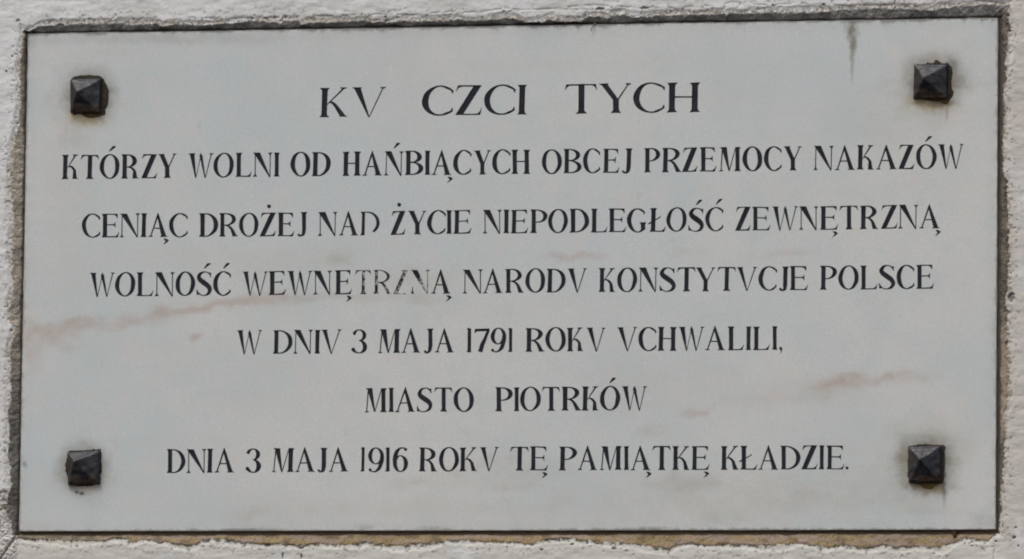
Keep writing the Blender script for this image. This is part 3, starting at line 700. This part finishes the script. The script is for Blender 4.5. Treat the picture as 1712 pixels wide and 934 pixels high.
# inner ring, one chamfer width inside
cen = np.array([(XL+XR)/2, (ZT+ZB)/2])
inner = rim.copy()
inner[:,0] = np.where(inner[:,0] < XL+6, inner[:,0]+1.3, np.where(inner[:,0] > XR-6, inner[:,0]-1.3, inner[:,0]))
inner[:,1] = np.where(inner[:,1] < ZB+6, inner[:,1]+1.3, np.where(inner[:,1] > ZT-6, inner[:,1]-1.3, inner[:,1]))
verts = [tuple(p) for p in inner]; edges = [(i, (i+1) % len(inner)) for i in range(len(inner))]; shapes = []
for li, (nm, wn_, polys) in enumerate(letters):
    for poly in polys:
        i0 = len(verts); verts += poly; L = len(poly)
        edges += [(i0+i, i0+(i+1) % L) for i in range(L)]; shapes.append((li, np.array(poly)))
def lattice(x0, x1, z0, z1, step):
    A, Bq = np.meshgrid(np.arange(x0, x1, step), np.arange(z0, z1, step))
    A = A.ravel()+(rng.random(A.size)-.5)*step*.5; Bq = Bq.ravel()+(rng.random(Bq.size)-.5)*step*.5
    ok = (A > XL+5) & (A < XR-5) & (Bq > ZB+5) & (Bq < ZT-5); return np.stack([A[ok], Bq[ok]], 1)
extra = [lattice(XL, XR, ZB, ZT, 5.0)]
fine_boxes = [rp(85,95)+rp(215,225), rp(1490,75)+rp(1630,205), rp(85,730)+rp(195,850), rp(1485,710)+rp(1620,850), rp(1405,34)+rp(1445,145), rp(300,872)+rp(1200,892)]
for ax, az, bx_, bz in fine_boxes: extra.append(lattice(ax, bx_, bz, az, 1.7))
verts += [tuple(p) for p in np.vstack(extra)]
cv, ce, cf, ov, oe, of = geometry.delaunay_2d_cdt([Vector(v) for v in verts], edges, [], 1, 1e-3, False)
CV = np.array([(v.x, v.y) for v in cv])
CEN = np.array([CV[list(f)].mean(0) for f in cf])
face_owner = np.full(len(cf), -1)
for li, P in shapes:                 # winding number of each triangle's centre
    lo, hi = P.min(0), P.max(0)
    near = np.nonzero(((CEN > lo) & (CEN < hi)).all(1))[0]
    if not len(near): continue
    c = CEN[near]; wn_ = np.zeros(len(near), int)
    for p, q_ in zip(P, np.roll(P, -1, 0)):
        cr = (q_[0]-p[0])*(c[:,1]-p[1]) - (c[:,0]-p[0])*(q_[1]-p[1])
        wn_ += ((p[1] <= c[:,1]) & (q_[1] > c[:,1]) & (cr > 0)).astype(int)
        wn_ -= ((p[1] > c[:,1]) & (q_[1] <= c[:,1]) & (cr < 0)).astype(int)
    face_owner[near[wn_ != 0]] = li
face_owner = face_owner.tolist()
def ccw(f):
    a, b, c = (cv[i] for i in f[:3]); return (b-a).cross(c-a) > 0
cf = [list(f) if ccw(f) else list(f)[::-1] for f in cf]
DEPTH = .0012
emap = {}
for fi, f in enumerate(cf):
    for a, b in zip(f, f[1:]+f[:1]): emap[(a, b)] = fi

plaque = empty('memorial_plaque', 'white marble tablet engraved with seven lines of black capitals, held by four iron studs', 'plaque')
# slab: face with the letters cut out of it, chamfer, sides, back
sv = []; sf = []; vm = {}
def sv_get(i):
    if i not in vm: vm[i] = len(sv); sv.append((cv[i].x*S, 0.0, cv[i].y*S))
    return vm[i]
for fi, f in enumerate(cf):
    if face_owner[fi] < 0: sf.append([sv_get(i) for i in f])
nI = len(inner); ring = []
def near_ring(P, y):
    i0 = len(sv); sv.extend([(p[0]*S, y, p[1]*S) for p in P]); return i0
r1 = near_ring(inner, 0.0); r2 = near_ring(rim, .0009); r3 = near_ring(rim, .032)
for a, b in ((r1, r2), (r2, r3)):
    for i in range(nI):
        j = (i+1) % nI; sf.append([b+i, b+j, a+j, a+i])
sf.append([r3+i for i in range(nI)][::-1])
slab = mesh_obj('marble_slab', sv, sf, marble, plaque)
_sv = np.array(sv); _st = stain_layer(_sv[:,0]/S, _sv[:,2]/S)
slab.data.color_attributes.new('Stain', 'FLOAT_COLOR', 'POINT').data.foreach_set('color', _st.astype(np.float32).ravel())

byl = {}
for fi, o in enumerate(face_owner):
    if o >= 0: byl.setdefault(o, []).append(fi)
for li, fids in byl.items():
    nm, worn, _ = letters[li]
    lv = []; lf = []; fl = {}; tp = {}
    for fi in fids:
        for i in cf[fi]:
            if i not in fl: fl[i] = len(lv); lv.append((cv[i].x*S, DEPTH, cv[i].y*S))
        lf.append([fl[i] for i in cf[fi]])
    for fi in fids:
        f = cf[fi]
        for a, b in zip(f, f[1:]+f[:1]):
            o = emap.get((b, a))
            if o is None or face_owner[o] != li:
                for i in (a, b):
                    if i not in tp: tp[i] = len(lv); lv.append((cv[i].x*S, 0.0, cv[i].y*S))
                lf.append([fl[b], fl[a], tp[a], tp[b]])
    mesh_obj(nm, lv, lf, paint_worn if worn else paint, plaque)

# ------------------------------------------------------------------ four forged studs, each on its own rusty seating
def stud(x0, y0, x1, y1, apex, hgt, rise, skew, outline, tilt, label):
    c = rp((x0+x1)/2, (y0+y1)/2); hw = (x1-x0)/2*S; hh = (y1-y0)/2*S
    root = bpy.data.objects.new('stud', None)
    bm = bmesh.new()
    def ringv(f, y, jit):
        out = []
        for i, (sx, sz) in enumerate(((-1,-1),(1,-1),(1,1),(-1,1))):
            jx, jz = skew[i]
            out.append(bm.verts.new(((sx*hw*f+jx*S), y, (sz*hh*f+jz*S))))
        return out
    a = ringv(1.05, .002, 0); b = ringv(1.045, -rise*.45, 0); cc = ringv(1.0, -rise, 0); c2 = ringv(.86, -rise-.0008, 0)
    ax, ay = rp(*apex)
    tip = bm.verts.new(((ax-c[0])*S, -rise-hgt, (ay-c[1])*S))
    for p, q_ in ((a, b), (b, cc), (cc, c2)):
        for i in range(4): j = (i+1) % 4; bm.faces.new((p[i], p[j], q_[j], q_[i]))
    for i in range(4): bm.faces.new((c2[i], c2[(i+1)%4], tip))
    bm.faces.new(a[::-1])
    bm.normal_update()
    bmesh.ops.bevel(bm, geom=[e_ for e_ in bm.edges if not all(v in a for v in e_.verts)], offset=.0009, segments=2, profile=.5, affect='EDGES')
    bmesh.ops.subdivide_edges(bm, edges=[e_ for e_ in bm.edges if e_.calc_length() > .006], cuts=5, use_grid_fill=True)
    bmesh.ops.triangulate(bm, faces=bm.faces)
    X = np.array([v.co[:] for v in bm.verts]); sd_ = random.randint(0, 50)
    n1 = fbm(X[:,0]/.008+50, X[:,2]/.008+50, 3, sd_)-.5; n2 = fbm(X[:,0]/.006+30, X[:,2]/.006+70, 3, sd_+9)-.5
    for v, p, r in zip(bm.verts, n1, n2):
        if v.co.y < -.0005: v.co.y += p*.0022; v.co.x += r*.0012; v.co.z += p*.0010
    bmesh.ops.recalc_face_normals(bm, faces=bm.faces)
    me = bpy.data.meshes.new('stud'); bm.to_mesh(me); bm.free(); me.materials.append(iron)
    o = bpy.data.objects.new('stud', me); col.objects.link(o); o.parent = plaque
    o.location = (c[0]*S, 0, c[1]*S); o.rotation_euler = (0, math.radians(tilt), 0)
    if label: o['label'] = label
    # seating: ragged plate of rust and old lead squeezed out behind the head
    pts = [np.array(rp(*p))-np.array(c) for p in outline]
    P = []
    for i in range(len(pts)):
        p0, p1, p2, p3 = pts[i-1], pts[i], pts[(i+1)%len(pts)], pts[(i+2)%len(pts)]
        for t in np.linspace(0, 1, 6, endpoint=False):
            P.append(.5*(2*p1+(p2-p0)*t+(2*p0-5*p1+4*p2-p3)*t*t+(3*p1-3*p2+p3-p0)*t**3))
    P = np.array(P); P += (np.stack([fbm(P[:,0]/4+20, P[:,1]/4+20, 3, sd_), fbm(P[:,0]/4+60, P[:,1]/4+9, 3, sd_+4)], 1)-.5)*4.5
    m = P.mean(0); N_ = len(P); vs = []; fs = []
    for f, y in ((1.0, .0002), (.96, -.0007), (.80, -.0016)):
        for i, p in enumerate(P): vs.append(((m[0]+(p[0]-m[0])*f)*S, y - (0 if f == 1 else .0005*random.random()), (m[1]+(p[1]-m[1])*f)*S))
    vs.append((m[0]*S, -.0016, m[1]*S))
    for r_ in range(2):
        for i in range(N_): j = (i+1) % N_; fs.append((r_*N_+i, r_*N_+j, (r_+1)*N_+j, (r_+1)*N_+i))
    for i in range(N_): fs.append((2*N_+i, 2*N_+(i+1)%N_, 3*N_))
    w = mesh_obj('rust_seating', vs, fs, rust, o)
    w.rotation_euler = (0, -math.radians(tilt), 0)
    bmw = bmesh.new(); bmw.from_mesh(w.data); bmesh.ops.recalc_face_normals(bmw, faces=bmw.faces)
    if sum(f.normal.y for f in bmw.faces) > 0: bmesh.ops.reverse_faces(bmw, faces=bmw.faces)
    bmw.to_mesh(w.data); bmw.free()
    bpy.data.objects.remove(root)
    return o
stud(118,133,170,188, (133,155), .0085, .0060, [(1,0),(0,-1),(0,1),(0,0)],
     [(119,140),(120,130),(132,125),(150,125),(168,127),(176,136),(181,150),(181,168),(177,182),(174,192),(160,196),(145,196),(135,191),(120,188)], 0, None)
stud(1529,109,1583,164, (1546,133), .0090, .0060, [(0,0),(1,0),(0,0),(0,0)],
     [(1529,125),(1531,109),(1545,105),(1560,104),(1566,100),(1574,104),(1588,107),(1593,120),(1591,140),(1594,155),(1588,166),(1583,175),(1570,171),(1555,168),(1540,165),(1530,160)], 1.0, None)
stud(113,755,168,810, (127,772), .0070, .0060, [(2,0),(0,2),(0,1),(0,-2)],
     [(112,765),(115,754),(130,753),(150,752),(168,751),(170,765),(170,785),(168,802),(160,810),(145,813),(122,812),(113,800),(109,785),(109,775)], 0, None)
stud(1520,748,1573,805, (1541,769), .0090, .0060, [(1,0),(0,0),(-1,1),(0,0)],
     [(1518,760),(1519,745),(1535,743),(1550,741),(1572,743),(1580,744),(1580,760),(1579,785),(1578,806),(1568,810),(1558,816),(1548,817),(1538,810),(1522,806),(1517,790)], 0, None)

# ------------------------------------------------------------------ small things caught in the joint
def ribbon(name, pts, r0, r1, mat, label, cat, parent=None):
    vs = []; fs = []; K = 6
    for i, (x, y, z) in enumerate(pts):
        r = r0+(r1-r0)*i/(len(pts)-1)
        for j in range(K):
            a = 2*math.pi*j/K; vs.append((x+r*math.cos(a), y+r*math.sin(a), z))
    for i in range(len(pts)-1):
        for j in range(K): fs.append((i*K+j, i*K+(j+1)%K, (i+1)*K+(j+1)%K, (i+1)*K+j))
    fs.append(tuple(range(K))[::-1]); fs.append(tuple((len(pts)-1)*K+j for j in range(K)))
    o = mesh_obj(name, vs, fs, mat, parent, shade=True)
    if cat: o['label'] = label; o['category'] = cat
    return o
straw = make_simple('dry_straw', (.17,.15,.10), (.10,.085,.06), 200)
def P3(px, py, y): u, v = rp(px, py); return (u*S, y, v*S)
ribbon('plant_stalk', [P3(996,36,.003), P3(994,40,-.001), P3(991.5,44,-.003), P3(990,48,-.0036), P3(988.5,53,-.003)], .0011, .0004, straw,
       'tiny dry plant stalk hanging from the joint over the top edge of the tablet', 'stalk')
pegm = make_simple('rusty_nail', (.075,.035,.02), (.05,.022,.014), 300)
bmn = bmesh.new(); bmesh.ops.create_cube(bmn, size=1)
for v in bmn.verts: v.co = Vector((v.co.x*.0044*(1+.15*v.co.z), v.co.y*.016, v.co.z*.0078))
bmesh.ops.bevel(bmn, geom=bmn.edges[:], offset=.0006, segments=2, affect='EDGES')
men = bpy.data.meshes.new('nail'); bmn.to_mesh(men); bmn.free(); men.materials.append(pegm)
on = bpy.data.objects.new('nail', men); col.objects.link(on); u_, v_ = rp(1596.5, 892); on.location = (u_*S, .003, v_*S)
on['label'] = 'small rusty nail stub in the joint under the lower right end of the tablet'; on['category'] = 'nail'
print('letters', len(letters), 'cdt faces', len(cf), 'wall quads', len(q))
